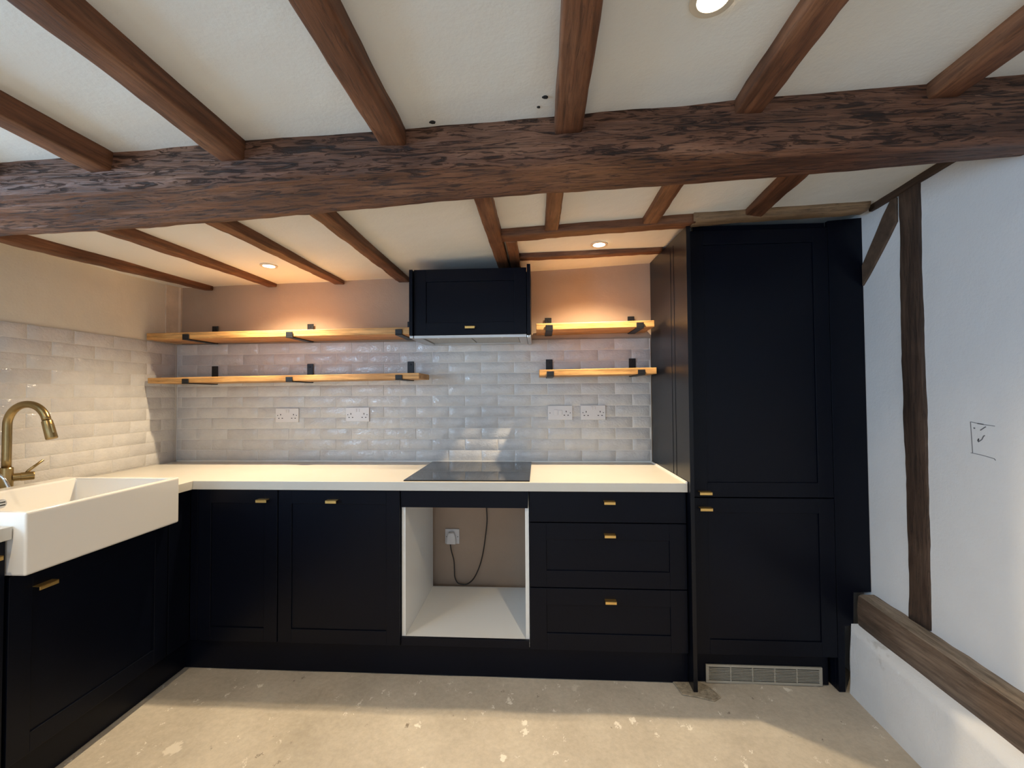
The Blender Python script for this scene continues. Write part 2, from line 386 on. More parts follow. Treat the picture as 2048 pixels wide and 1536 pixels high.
# ------------------------------------------------------------------ tiles
TZ0, TR, TW, TH = .914, .0664, .200, .0634
TTOP = TZ0 + 11*TR
grout_b = boxo('grout', 'grout', XL+.002, 1.315, .0018, .0105, .90, TTOP-.002, wall_back)
mat['grout_left'] = plain('cream_grout', (.60, .58, .55), .7, 0, .03, 20)
grout_l = boxo('grout', 'grout_left', XL-.0005, XL+.0068, -2.2, -.001, .90, TTOP-.002, wall_left)
tmesh = {}
def tile_mesh(w, var):
    key = (round(w, 3), var)
    if key in tmesh: return tmesh[key]
    rnd = random.Random(hash(key) & 0xffff)
    bm = bmesh.new(); h = TH; t = .008; e = .0013
    # front at local y=-t ; w along x
    nx_, nz_ = 4, 2
    fr = [[bm.verts.new((e + (w-2*e)*i/nx_ + (rnd.uniform(-.0006, .0006) if 0 < i < nx_ else 0), -t + rnd.uniform(-.0002, .0002), e + (h-2*e)*j/nz_ + rnd.uniform(-.0006, .0006))) for j in range(nz_+1)] for i in range(nx_+1)]
    for i in range(nx_):
        for j in range(nz_): bm.faces.new((fr[i][j], fr[i+1][j], fr[i+1][j+1], fr[i][j+1]))
    ring = [fr[i][0] for i in range(nx_+1)] + [fr[nx_][j] for j in range(1, nz_+1)] + [fr[i][nz_] for i in range(nx_-1, -1, -1)] + [fr[0][j] for j in range(nz_-1, 0, -1)]
    out = []
    for v in ring:
        x, y, z = v.co; X = 0 if x < e*1.6 else (w if x > w-e*1.6 else x); Z = 0 if z < e*1.5 else (h if z > h-e*1.5 else z)
        out.append((bm.verts.new((X, -t+.0009, Z)), bm.verts.new((X, 0, Z))))
    n = len(ring)
    for k in range(n):
        q = (k+1) % n
        bm.faces.new((ring[k], ring[q], out[q][0], out[k][0])); bm.faces.new((out[k][0], out[q][0], out[q][1], out[k][1]))
    bmesh.ops.recalc_face_normals(bm, faces=bm.faces)
    me = bpy.data.meshes.new('tile'); bm.to_mesh(me); bm.free(); me.materials.append(mat['tile'])
    for k, p in enumerate(me.polygons): p.use_smooth = k < nx_*nz_
    tmesh[key] = me; return me
def add_tile(x0, w, z, parent, left=False):
    me = tile_mesh(w, random.randrange(4)); o = bpy.data.objects.new('tile', me); COL.objects.link(o); o.parent = parent
    tilt = random.uniform(-.005, .005), random.uniform(-.012, .012)
    if not left: o.location = (x0, .0075, z); o.rotation_euler = (tilt[1], 0, tilt[0])
    else: o.location = (XL, x0, z); o.rotation_euler = (tilt[1]*0, tilt[0]*0, math.radians(90))
for r in range(11):
    z = TZ0 + r*TR + .0015
    off = -.495 if r % 2 == 0 else -.395
    x = off - 7*TW
    while x < 1.312:
        a, b = max(x, -1.624), min(x+TW, 1.312)
        if b-a > .02: add_tile(a+.0015, b-a-.003, z, wall_back)
        x += TW
    y = -.012 - (TW/2 if r % 2 else 0)
    if r % 2: add_tile(-.012-TW/2+.0015, TW/2-.003, z, wall_left, True)
    for k in range(5):
        if y - TW < -1.25: break
        add_tile(y-TW+.0015, TW-.003, z, wall_left, True); y -= TW

# ------------------------------------------------------------------ timbers
def timber(name, P0, P1, w, h, m, seed=0, rough=.004, nseg=40, label=None, cat='beam', group=None, wprof=None, hang=(0, 0, -1), waney=.25, ref=(0, 0, 1)):
    """rounded-rectangle timber from P0 to P1; local x runs along its length"""
    P0, P1 = Vector(P0), Vector(P1); L = (P1-P0).length; dx = (P1-P0).normalized()
    dy = Vector(ref).cross(dx).normalized(); dz = dx.cross(dy)
    bm = bmesh.new(); rings = []
    cs = []
    c = waney*min(w, h)
    for (sx, sy) in ((1, 1), (-1, 1), (-1, -1), (1, -1)):
        cx, cy = sx*(w/2-c), sy*(h/2-c)
        a0 = {(1, 1): 0, (-1, 1): 90, (-1, -1): 180, (1, -1): 270}[(sx, sy)]
        for k in (0, 45, 90): cs.append((cx + c*math.cos(math.radians(a0+k)), cy + c*math.sin(math.radians(a0+k))))
        if (sx, sy) in ((1, 1), (-1, -1)): cs.append((0 , sy*h/2))
        else: cs.append((sx*w/2, 0))
    for i in range(nseg+1):
        t = i/nseg; x = L*t
        k = 1 + .06*noise.noise((x*1.7+seed*3.1, seed, 0))
        ox = rough*1.6*noise.noise((x*1.3, seed*2.3, 5)); oz = rough*1.2*noise.noise((x*1.5, seed*1.3, 9))
        ring = []
        for (a, b) in cs:
            n1 = rough*noise.noise((x*7, a*14+seed, b*14)); n2 = rough*.6*noise.noise((x*25, a*30+seed, b*30))
            s = 1 + (n1+n2)/max(.02, math.hypot(a, b))
            ring.append(bm.verts.new((x, a*s*k+ox, b*s+oz)))
        rings.append(ring)
    n = len(cs)
    for a, b in zip(rings, rings[1:]):
        for k in range(n): bm.faces.new((a[k], a[(k+1) % n], b[(k+1) % n], b[k]))
    bm.faces.new(rings[0][::-1]); bm.faces.new(rings[-1])
    o = finish(name, bm, m, smooth=True)
    R3 = Matrix((dx, dy, dz)).transposed().to_4x4(); o.matrix_world = Matrix.Translation(P0) @ R3
    if label: tag(o, label, cat, group)
    return o
# main beam, swept section along x
bm = bmesh.new(); rings = []
x = -1.70
BT = [(-1.3, 1.925), (-.5, 1.929), (.12, 1.950), (.58, 1.958), (1.1, 1.972), (2.1, 1.982)]
BBk = [(-1.22, 1.874), (-.67, 1.889), (-.06, 1.918), (.57, 1.954), (1.11, 1.974), (1.53, 1.993), (2.1, 2.022)]
N = 260
for i in range(N+1):
    x = -1.70 + 3.95*i/N
    ft = lerp_tab(x, BT); bb = lerp_tab(x, BBk); top = cz(x, -1.3)+.10
    sec = [(-1.425, top), (-1.427, (2.09+ft)/2+.02), (-1.430, ft+.045), (-1.427, ft+.016), (-1.415, ft-.001), (-1.390, ft-.006), (-1.355, (ft*2+bb)/3-.006), (-1.310, (ft+bb)/2-.006), (-1.265, bb-.005), (-1.238, bb-.002), (-1.222, bb+.006), (-1.216, bb+.025), (-1.212, bb+.05), (-1.21, top)]
    # subdivide section
    ss = []
    for p, q in zip(sec, sec[1:]):
        for k in range(3): ss.append((p[0]+(q[0]-p[0])*k/3, p[1]+(q[1]-p[1])*k/3))
    ss.append(sec[-1])
    ring = []
    for j, (y, z) in enumerate(ss):
        d = .007*noise.noise((x*1.6, j*.12, 1)) + .0045*noise.noise((x*7, j*.35, 2)) + .003*noise.noise((x*14, j*1.1, 4))
        ch = noise.noise((x*5, j*.9, 7)); d -= .006*max(0, ch-.25)
        cy, cz_ = -1.32, 2.0
        v = Vector((y-cy, z-cz_)); v = v.normalized()*(v.length+d)
        ring.append(bm.verts.new((x+1.70, v.x, v.y)))
    rings.append(ring)
for a, b in zip(rings, rings[1:]):
    for k in range(len(a)-1): bm.faces.new((a[k], a[k+1], b[k+1], b[k]))
    bm.faces.new((a[-1], a[0], b[0], b[-1]))
bm.faces.new(rings[0]); bm.faces.new(rings[-1][::-1])
mb = finish('ceiling_beam', bm, 'beam', smooth=True, origin=None); mb.location = (-1.70, -1.32, 2.0)
tag(mb, 'massive rough-hewn dark oak beam spanning the whole ceiling', 'beam')
# joists in front of the beam (local x along -y)
JG_F = 'oak joists on the near side of the large beam'; JG_B = 'oak joists between the large beam and the back wall'
def joist(x0, y0, x1, y1, w, dpt, seed, label, group, m='joist', d1=None):
    z0 = cz(x0, y0) - dpt; z1 = cz(x1, y1) - (d1 or dpt); h = .11
    return timber('ceiling_joist', (x0, y0, z0+h/2), (x1, y1, z1+h/2), w, h, m, seed, .0035, 46, label, 'joist', group, waney=.10)
joist(-1.50, -1.44, -1.50, -3.6, .072, .05, 11, 'near oak joist running close along the left wall, mostly out of frame', JG_F)
joist(-1.04, -1.44, -1.06, -3.6, .072, .052, 12, 'near oak joist between the left wall and leftmost visible near joist', JG_F)
joist(-.635, -1.40, -.635, -3.6, .072, .054, 1, 'leftmost oak joist on the near side of the big beam, cut by the photo edge', JG_F)
joist(-.225, -1.40, -.225, -3.6, .074, .056, 2, 'oak joist second from left on the near side of the big beam', JG_F)
joist(.243, -1.395, .243, -3.6, .074, .045, 3, 'oak joist third from left on the near side, with a knot and long split', JG_F)
joist(.738, -1.40, .738, -3.6, .076, .048, 4, 'oak joist fourth from left, running almost straight up the photo centre', JG_F)
joist(1.222, -1.40, 1.222, -3.6, .073, .040, 5, 'oak joist right of the near downlight, with a shiny side', JG_F)
joist(1.720, -1.40, 1.715, -3.6, .078, .042, 6, 'rightmost near-side oak joist meeting the beam beside the right wall', JG_F)
joist(-1.50, -1.24, -1.425, .0, .060, .052, 21, 'far oak joist nearest the left wall with a broken end', JG_B, d1=.028)
joist(-1.06, -1.24, -1.015, .005, .062, .050, 22, 'far oak joist second from the left wall, left of the downlight', JG_B, d1=.020)
joist(-.615, -1.24, -.585, .005, .066, .045, 23, 'far oak joist just right of the left downlight', JG_B, d1=.022)
joist(-.190, -1.24, -.170, .005, .070, .045, 24, 'far oak joist ending at the left side of the navy hood cabinet', JG_B, d1=.026)
joist(.445, -1.24, .465, .005, .062, .045, 25, 'far oak joist ending above the navy hood cabinet', JG_B, d1=.034)
joist(.718, -1.24, .712, -.66, .062, .028, 26, 'short far oak joist above the left end of the trimmer beam', JG_B)
joist(1.150, -1.24, 1.150, -.66, .066, .028, 27, 'short orange-brown far oak joist left of the tall cabinet top', JG_B)
joist(1.570, -1.24, 1.590, -.66, .078, .028, 28, 'short dark far oak joist above the tall cabinet doors', JG_B)
timber('trimmer_beam', (.475, -.635, cz(.475, -.635)+.008), (1.345, -.640, cz(1.34, -.64)+.008), .080, .085, 'joist', 31, .004, 40, 'oak trimmer beam crossing the far joists left of the tall cabinet', 'beam', waney=.12)
timber('trimmer_beam', (1.335, -.650, cz(1.34, -.64)+.006), (2.06, -.660, cz(2.06, -.64)+.012), .088, .085, 'tan_oak', 32, .005, 40, 'paler oak beam section lying along the top of the tall cabinet', 'beam', waney=.28)
timber('trimmer_beam', (.525, -.600, cz(.52, -.6)+.008), (.530, .005, cz(.53, 0)+.012), .052, .085, 'joist', 33, .003, 30, 'short oak piece running to the wall beside the hood cabinet top', 'beam', waney=.12)
timber('ceiling_joist', (.55, -.300, cz(.55, -.30)+.018), (1.312, -.255, cz(1.31, -.26)+.018), .060, .085, 'joist', 34, .004, 36, 'oak joist running sideways behind the right downlight to the tall cabinet', 'joist', waney=.14)
# right wall timbers
def timber_v(*a, **k): return timber(*a, **k)
timber('timber_post', (2.112, -.845, .425), (2.112, -.853, 2.16), .096, .040, 'post', 41, .004, 60, 'dark oak post standing upright in the right wall', 'post', waney=.12, ref=(1, 0, 0))
bm = bmesh.new()
prism(bm, [(-.6025, 1.878), (-.6025, 1.786), (-.640, 1.822), (-.700, 1.888), (-.750, 1.945), (-.7945, 2.000), (-.7965, 2.098), (-.768, 2.100), (-.725, 2.050), (-.680, 1.985), (-.640, 1.930)], 0, 2.091, 2.102)
bo = finish('timber_brace', bm, 'post_y', None, .003); tag(bo, 'slanting oak brace from the post down behind the tall cabinet', 'brace')
timber('wall_plate_timber', (2.100, -.66, 2.120), (2.100, -1.75, 2.160), .030, .050, 'post', 43, .003, 30, 'thin dark timber edge along the top of the right wall', 'beam', waney=.15)
bm = bmesh.new(); rings = []
N = 110
for i in range(N+1):
    y = -.612 - 2.2*i/N; zt = silltop(y); zb = sillbot(y); fx = 2.030 + .010*noise.noise((y*2.1, 0, 4)) + .045*min(0, y+.9)*.35
    sec = [(2.16, zt+.004), (2.10, zt+.003), (fx+.02, zt+.001), (fx+.005, zt-.004), (fx, zt-.015), (fx-.002, (zt+zb)/2), (fx+.002, zb+.015), (fx+.010, zb+.002), (2.05, zb), (2.16, zb)]
    ring = []
    for j, (xx, z) in enumerate(sec):
        d1 = .006*noise.noise((y*4, j*.7, 2)); d2 = .007*noise.noise((y*3, j*.5, 8)) + .003*noise.noise((y*15, j, 8))
        ring.append(bm.verts.new((-(y+.612), xx-2.1 + (d1 if 1 < j < 9 else 0), z-.4 + d2)))
    rings.append(ring)
for a, b in zip(rings, rings[1:]):
    for k in range(len(a)): bm.faces.new((a[k], a[(k+1) % len(a)], b[(k+1) % len(a)], b[k]))
bm.faces.new(rings[0]); bm.faces.new(rings[-1][::-1])
so = finish('timber_sill', bm, 'sill', smooth=True)
so.data.materials.append(wood('weathered_sill_top', (.16, .125, .095), (.26, .215, .17), (.36, .31, .25), 1.1, .35, .85, .5, .008))
for p in so.data.polygons:
    if p.normal.z > .75 or p.normal.z < -.9 and False: p.material_index = 1
so.data.set_sharp_from_angle(angle=math.radians(38))
# local x -> world -y, local y -> world x, z up
so.matrix_world = Matrix(((0, 1, 0, 2.1), (-1, 0, 0, -.612), (0, 0, 1, .4), (0, 0, 0, 1)))
tag(so, 'weathered grey-brown oak sill beam low along the right wall', 'beam')

# ------------------------------------------------------------------ fitted units
def shaker(name, parent, axis, face, a0, a1, z0, z1, rail=.065, top=None, t=.019, rec=.006, bevel=.0012):
    """shaker front: axis 'y' -> faces -y at y=face, spanning x; axis 'x' -> faces +x at x=face, spanning y"""
    bm = bmesh.new(); tr = rail if top is None else top
    def B(p0, p1, q0, q1, d0, d1):
        if axis == 'y': box(bm, p0, p1, face+d0, face+d1, q0, q1)
        else: box(bm, face-d1, face-d0, p0, p1, q0, q1)
    if tr <= 0: B(a0, a1, z0, z1, 0, t)
    else:
        B(a0, a0+rail, z0, z1, 0, t); B(a1-rail, a1, z0, z1, 0, t)
        B(a0+rail, a1-rail, z0, z0+tr, 0, t); B(a0+rail, a1-rail, z1-tr, z1, 0, t)
        B(a0+rail, a1-rail, z0+tr, z1-tr, rec, t)
    return finish(name, bm, 'navy', parent, bevel)
def pull(parent, axis, face, a, z, w=.052, label=None, flip=1):
    """small L-shaped brass finger pull"""
    bm = bmesh.new(); h = .0135
    if axis == 'y':
        box(bm, a-w/2, a+w/2, face-.026, face-.023, z-h/2, z+h/2); box(bm, a-w/2, a+w/2, face-.026, face+.0005, z+h/2-.003, z+h/2)
    else:
        box(bm, face+.023, face+.026, a-w/2, a+w/2, z-h/2, z+h/2); box(bm, face-.0005, face+.026, a-w/2, a+w/2, z+h/2-.003, z+h/2)
    return finish('handle', bm, 'brass', parent, .0007)
FY = -.600; DT = .868; DB = .150
def carcass(parent, x0, x1, y0, y1, z0, z1, m='navy', t=.018, front=True):
    bm = bmesh.new()
    box(bm, x0, x0+t, y0, y1, z0, z1); box(bm, x1-t, x1, y0, y1, z0, z1)
    box(bm, x0+t, x1-t, y0, y1, z0, z0+t); box(bm, x0+t, x1-t, y0, y1, z1-t, z1); box(bm, x0+t, x1-t, y1-.008, y1, z0+t, z1-t)
    return finish('carcass', bm, m, parent)
# corner base cabinet with two doors
cc = empty('base_cabinet', (-.50, -.30, 0), 'navy shaker corner base cabinet with two doors left of the oven gap', 'cabinet')
carcass(cc, -1.025, -.003, -.579, -.03, .150, .868)
d = shaker('door', cc, 'y', FY, -.992, -.597, DB, DT); pull(d, 'y', FY, -.663, .819)
d = shaker('door', cc, 'y', FY, -.592, -.004, DB, DT); pull(d, 'y', FY, -.325, .818)
boxo('filler_strip', 'navy', -1.030, -.995, FY+.002, FY+.02, 0.150, .868, cc, .001)
# oven housing
ov = empty('oven_housing', (.30, -.30, 0), 'open white-lined oven housing without an oven below the hob', 'cabinet')
bm = bmesh.new()
box(bm, .000, .018, -.582, -.045, .150, .868); box(bm, .582, .600, -.582, -.045, .150, .868)
box(bm, .018, .582, -.582, -.045, .150, .186); box(bm, .018, .582, -.578, -.045, .85, .868)
finish('carcass', bm, 'carcass', ov, .0008)
bm = bmesh.new(); prism(bm, [(.003, .790), (.596, .790), (.600, .868), (.000, .868)], 1, FY+.001, FY+.0175); finish('top_filler', bm, 'navy', ov, .001)
boxo('bottom_rail', 'navy', .002, .598, FY+.003, FY+.0175, .150, .187, ov, .001)
# drawers
dr = empty('drawer_cabinet', (.955, -.30, 0), 'navy base cabinet with three drawers and brass pulls', 'cabinet')
carcass(dr, .602, 1.312, -.579, -.03, .150, .868)
for (z0, z1, hz, top) in ((.729, DT, .822, -1), (.433, .724, .673, None), (.150, .428, .378, None)):
    d = shaker('drawer', dr, 'y', FY, .604, 1.309, z0, z1, .075, top); pull(d, 'y', FY, .966, hz, .050)
# plinths
tag(boxo('plinth', 'navy', -1.073, 1.315, -.572, -.554, 0.004, .149, None, .001), 'long dark navy plinth under the back run of base cabinets', 'plinth')
tag(boxo('plinth', 'navy', -1.091, -1.073, -2.60, -.553, 0.004, .149, None, .001), 'dark navy plinth under the sink run along the left wall', 'plinth')
tag(boxo('plinth', 'navy', 1.336, 1.935, -.557, -.540, 0.004, .149, None, .001), 'short navy plinth under the tall cabinet behind the vent grille', 'plinth')
# sink cabinet and neighbour (left run)
FX = -1.030
sc = empty('sink_cabinet', (-1.33, -1.03, 0), 'navy base cabinet with one door under the white butler sink', 'cabinet')
bm = bmesh.new(); box(bm, -1.615, -1.050, -1.325, -1.307, .150, .748); box(bm, -1.615, -1.050, -.738, -.720, .150, .748); box(bm, -1.615, -1.050, -1.307, -.738, .150, .168)
finish('carcass', bm, 'navy', sc)
d = shaker('door', sc, 'x', FX, -1.322, -.728, .150, .745); pull(d, 'x', FX, -1.228, .684, .058)
boxo('corner_post', 'navy', -1.049, -1.030, -.722, -.602, .150, .868, sc, .001)
boxo('side_rail', 'navy', -1.049, -1.031, -.7335, -.7245, .750, .868, sc, .0005)
lc = empty('base_cabinet', (-1.33, -1.65, 0), 'navy base cabinet left of the sink, cut off by the photo edge', 'cabinet')
bm = bmesh.new(); box(bm, -1.615, -1.050, -2.60, -2.582, .150, .868); box(bm, -1.615, -1.050, -1.351, -1.333, .150, .868); box(bm, -1.615, -1.050, -2.582, -1.351, .150, .168)
finish('carcass', bm, 'navy', lc)
d = shaker('door', lc, 'x', FX, -1.930, -1.334, .150, .868); pull(d, 'x', FX, -1.395, .822, .075)
d = shaker('door', lc, 'x', FX, -2.600, -1.935, .150, .868); pull(d, 'x', FX, -2.27, .822, .075)
# tall cabinet
tc_ = empty('tall_cabinet', (1.65, -.30, 0), 'tall navy fridge housing with upper and lower doors by the right wall', 'cabinet')
bm = bmesh.new()
prism(bm, [(-.640, .0), (-.640, 2.064), (-.598, 2.066), (-.598, 2.066), (-.012, 2.084), (-.012, .005)][0:2] + [(-.60, 2.066), (-.012, 2.088), (-.012, .005)], 0, 1.316, 1.334)
finish('side_panel', bm, 'navy_panel', tc_, .001)
for y in (-.405, -.455): boxo('bead', 'navy_panel', 1.3143, 1.3162, y-.0015, y+.0015, .915, 2.04, tc_, .0012)
bm = bmesh.new()
box(bm, 1.335, 1.352, -.579, -.03, .150, 2.06); box(bm, 1.935, 1.952, -.579, -.03, .150, 2.06); box(bm, 1.352, 1.935, -.03, -.022, .150, 2.06)
box(bm, 1.352, 1.935, -.575, -.03, .150, .168); box(bm, 1.352, 1.935, -.575, -.03, 2.042, 2.06)
finish('carcass', bm, 'navy', tc_)
d = shaker('door', tc_, 'y', FY, 1.340, 1.950, .848, 2.056); pull(d, 'y', FY, 1.390, .868, .054)
d = shaker('door', tc_, 'y', FY, 1.340, 1.950, .150, .843); pull(d, 'y', FY, 1.391, .797, .054)
bm = bmesh.new(); prism(bm, [(1.953, .002), (1.980, .002), (1.983, .286), (2.020, .292), (2.024, .434), (2.098, .437), (2.099, 2.095), (1.953, 2.085)], 1, FY+.001, FY+.020)
finish('filler_panel', bm, 'navy', tc_, .001)
bm = bmesh.new(); box(bm, 1.36, 1.94, -.595, -.577, 2.058, 2.078); finish('scribe', bm, 'navy', tc_)
boxo('end_foot', 'navy', 1.952, 1.978, -.579, -.50, .003, .149, tc_, .001)
# vent grille
vg = empty('vent_grille', (1.65, -.560, .043), 'champagne metal ventilation grille at the foot of the tall cabinet', 'grille')
gx0, gx1, gz0, gz1, gy0, gy1 = 1.397, 1.905, .003, .084, -.566, -.558
bm = bmesh.new(); bw = .013
box(bm, gx0, gx1, gy0, gy1, gz0, gz0+.010); box(bm, gx0, gx1, gy0, gy1, gz1-.010, gz1)
box(bm, gx0, gx0+bw, gy0, gy1, gz0+.010, gz1-.010); box(bm, gx1-bw, gx1, gy0, gy1, gz0+.010, gz1-.010)
finish('frame', bm, 'grille', vg, .0008)
boxo('backing', 'void', gx0+.01, gx1-.01, gy1-.0005, gy1+.0008, gz0+.008, gz1-.008, vg)
for k in range(1, 5):
    xx = gx0+bw+(gx1-gx0-2*bw)*k/5; boxo('divider', 'grille', xx-.0022, xx+.0022, gy0+.0005, gy1-.001, gz0+.010, gz1-.010, vg)
for k in range(8):
    zz = gz0+.010+(gz1-gz0-.020)*(k+1)/9
    boxo('slat', 'grille', gx0+bw, gx1-bw, gy0+.001, gy1-.001, zz-.0013, zz+.0013, vg)
# worktop (one continuous L)
bm = bmesh.new()
out = [(-1.624, -.004), (1.314, -.004), (1.314, -.612), (-1.010, -.612), (-1.010, -.733), (-1.524, -.733), (-1.524, -1.332), (-1.010, -1.332), (-1.010, -2.60), (-1.624, -2.60)]
prism(bm, out, 2, .870, .911)
wt = finish('worktop', bm, 'worktop', None, .002); tag(wt, 'pale cream laminate worktop running in an L around the corner', 'worktop')
bm = bmesh.new(); prism(bm, [(-1.612, -.009), (1.306, -.009), (1.306, -.0095-.600), (1.3135, -.611), (1.3135, -.002), (-1.612, -.002)], 2, .9105, .9175)
tag(finish('sealant_bead', bm, 'silicone', wt), 'white sealant bead')
# hob
hb = empty('induction_hob', (.31, -.31, .9115), 'black glass induction hob set on the cream worktop', 'hob')
bm = bmesh.new(); box(bm, .012, .606, -.594, -.030, .9115, .9165); finish('glass_top', bm, 'glass_black', hb, .0012)
boxo('edge_trim', 'void', .0135, .6045, -.5925, -.0315, .9111, .9116, hb)

# ------------------------------------------------------------------ hood cabinet and extractor
hc = empty('wall_cabinet', (.29, -.16, 1.63), 'navy wall cabinet with brass handle hanging above the hob', 'cabinet')
prev = 1.985
boxo('side_panel', 'navy', -.034, -.016, -.348, -.004, 1.633, 1.984, hc, .001)
boxo('side_panel', 'navy', .594, .612, -.348, -.004, 1.630, 2.000, hc, .001)
bm = bmesh.new(); box(bm, -.016, .594, -.309, -.004, 1.95, 1.968); box(bm, -.016, .594, -.020, -.004, 1.660, 1.95); box(bm, -.016, .594, -.309, -.020, 1.660, 1.672); finish('carcass', bm, 'navy', hc)
bm = bmesh.new()
d = shaker('door', hc, 'y', -.330, -.013, .591, 1.634, 1.987, .066); pull(d, 'y', -.330, .292, 1.671, .052)
eh = empty('extractor_hood', (.29, -.17, 1.61), 'stainless canopy extractor under the navy wall cabinet', 'hood')
bm = bmesh.new()
box(bm, -.012, .590, -.334, -.312, 1.617, 1.6325); box(bm, -.012, .590, -.040, -.006, 1.617, 1.6325)
box(bm, -.012, .030, -.312, -.040, 1.617, 1.6325); box(bm, .548, .590, -.312, -.040, 1.617, 1.6325)
finish('canopy_frame', bm, 'metal', eh, .0012)
for (xa, xb) in ((.034, .286), (.292, .544)): boxo('filter', 'filter', xa, xb, -.300, -.052, 1.622, 1.630, eh, .002)
boxo('housing', 'metal', .0, .575, -.305, -.03, 1.6335, 1.6595, eh)
boxo('side_trim', 'metal', .592, .613, -.338, -.010, 1.612, 1.6285, eh, .003)
boxo('side_trim', 'metal', -.034, -.014, -.338, -.010, 1.618, 1.632, eh, .002)
for xx in (.12, .46):
    bm = bmesh.new(); disc_ring(bm, (xx, -.326), .0001, .006, 1.6155, 1.6172, 12); finish('hood_glint', bm, 'plastic', eh)  # pale discs standing in for lamp reflections on the canopy

# ------------------------------------------------------------------ shelves and brackets
def shelf(x0, x1, zb, th, dz, label, group, depth=.222, seed=0):
    """solid oak board; dz = how much the right end rises"""
    L = x1-x0; bm = bmesh.new(); vs = box(bm, 0, L, -depth, 0, 0, th)
    o = finish('shelf', bm, 'shelf', None, .0025); o.location = (x0, -.009, zb); o.rotation_euler = (0, -math.atan2(dz, L), 0)
    return tag(o, label, 'shelf', group)
shelf(-1.615, -.040, 1.647, .038, .010, 'long upper oak shelf on the left above the tiles', 'oak wall shelves')
shelf(-1.605, -.012, 1.393, .032, .014, 'long lower oak shelf on the left against the tiles', 'oak wall shelves')
shelf(.640, 1.280, 1.667, .036, .008, 'short upper oak shelf between the hood and tall cabinet', 'oak wall shelves')
shelf(.655, 1.288, 1.415, .034, .006, 'short lower oak shelf between the hood and tall cabinet', 'oak wall shelves')
def bracket(x, zb, th, top, label, w=.040):
    o = empty('shelf_bracket', (x, -.008, zb), label, 'bracket', 'black steel shelf brackets')
    t = .005
    bm = bmesh.new(); box(bm, x-w/2, x+w/2, -.0085, -.0035, zb-.0055, top); finish('wall_plate', bm, 'steel_black', o, .0022)
    bm = bmesh.new(); box(bm, x-w/2, x+w/2, -.2385, -.0085, zb-.0060, zb-.0010); finish('arm', bm, 'steel_black', o, .0012)
    bm = bmesh.new(); box(bm, x-w/2, x+w/2, -.2385, -.2335, zb-.0010, zb+th*.72); finish('front_lip', bm, 'steel_black', o, .0022)
    for zz in (top-.018,):
        bm = bmesh.new(); tube(bm, [(x, -.0080, zz), (x, -.0105, zz)], [.006, .004], 10); finish('screw', bm, 'steel_black', o)
    return o
U, Lw = 'upper', 'lower'
def zsh(x, x0, x1, zb, dz): return zb + dz*(x-x0)/(x1-x0)
for x, n in ((-1.373, 'left end'), (-.757, 'middle'), (-.126, 'right end')):
    bracket(x, zsh(x, -1.615, -.04, 1.647, .010), .038, 1.757 + .006*(x+1.373), 'black steel bracket at the %s of the long upper shelf' % n)
    bracket(x, zsh(x, -1.605, -.012, 1.393, .014), .032, 1.505 + .012*(x+1.373), 'black steel bracket at the %s of the long lower shelf' % n)
for x, n in ((.712, 'left end'), (1.202, 'right end')):
    bracket(x, zsh(x, .64, 1.28, 1.667, .008), .036, 1.773, 'black steel bracket at the %s of the short upper shelf' % n)
    bracket(x+.004, zsh(x, .655, 1.288, 1.415, .006), .034, 1.523, 'black steel bracket at the %s of the short lower shelf' % n)

# ------------------------------------------------------------------ sockets
def socket(x, z, kind, label, y=-.0005, w=.146, h=.086):
    o = empty('wall_socket', (x, y, z), label, 'socket', 'white wall sockets')
    bm = bmesh.new(); box(bm, x-w/2, x+w/2, y-.009, y+.001, z-h/2, z+h/2); finish('face_plate', bm, 'plastic', o, .002)
    def hole(hx, hz, a, b): boxo('pin_hole', 'void', hx-a/2, hx+a/2, y-.0096, y-.0085, hz-b/2, hz+b/2, o)
    def pins(cx, cz0):
        hole(cx, cz0+.010, .0045, .009); hole(cx-.011, cz0-.012, .008, .0045); hole(cx+.011, cz0-.012, .008, .0045)
    def screw(sx):
        bm = bmesh.new(); tube(bm, [(sx, y-.0085, z-.001), (sx, y-.0100, z-.001)], .0028, 8); finish('screw', bm, 'void', o)
    def rocker(rx, rz, a=.010, b=.018):
        boxo('switch', 'plastic', rx-a/2, rx+a/2, y-.0125, y-.0088, rz-b/2, rz+b/2, o, .001)
    if kind == 'double':
        pins(x-.041, z-.006); pins(x+.041, z-.006); screw(x-.060); screw(x+.060); rocker(x-.008, z+.026); rocker(x+.008, z+.026)
    elif kind == 'cooker':
        pins(x+.036, z-.003); screw(x-.060); screw(x+.060); rocker(x-.026, z+.002, .022, .032); rocker(x+.002, z+.002, .020, .028)
    else:
        screw(x-.034); screw(x+.034); rocker(x, z+.026, .014, .016)
    return o
socket(-.902, 1.196, 'double', 'white double socket on the tiles, nearest the left wall')
socket(-.457, 1.199, 'double', 'white double socket on the tiles, left of the hob')
socket(.778, 1.204, 'cooker', 'white single socket with two switches on the tiles right of the hob')
socket(.973, 1.205, 'double', 'white double socket on the tiles, nearest the tall cabinet')
socket(.124, .462, 'single', 'white single socket on the pink wall inside the oven gap', y=.0095, w=.086, h=.088)
pl = empty('power_plug', (.120, -.003, .455), 'white plug with dark hanging cable in the oven gap', 'plug')
bm = bmesh.new(); prism(bm, [(.094, .424), (.150, .424), (.147, .470), (.138, .492), (.106, .492), (.097, .470)], 1, -.030, -.0006); finish('plug_body', bm, 'plastic', pl, .004, 3)
cp = [(.116, -.018, .424), (.122, -.018, .385), (.137, -.016, .325), (.140, -.016, .270), (.143, -.018, .228), (.160, -.02, .196), (.190, -.022, .188), (.222, -.022, .192), (.258, -.02, .225), (.290, -.018, .290), (.312, -.016, .370), (.326, -.014, .460), (.337, -.012, .560), (.334, -.012, .640), (.330, -.012, .740)]
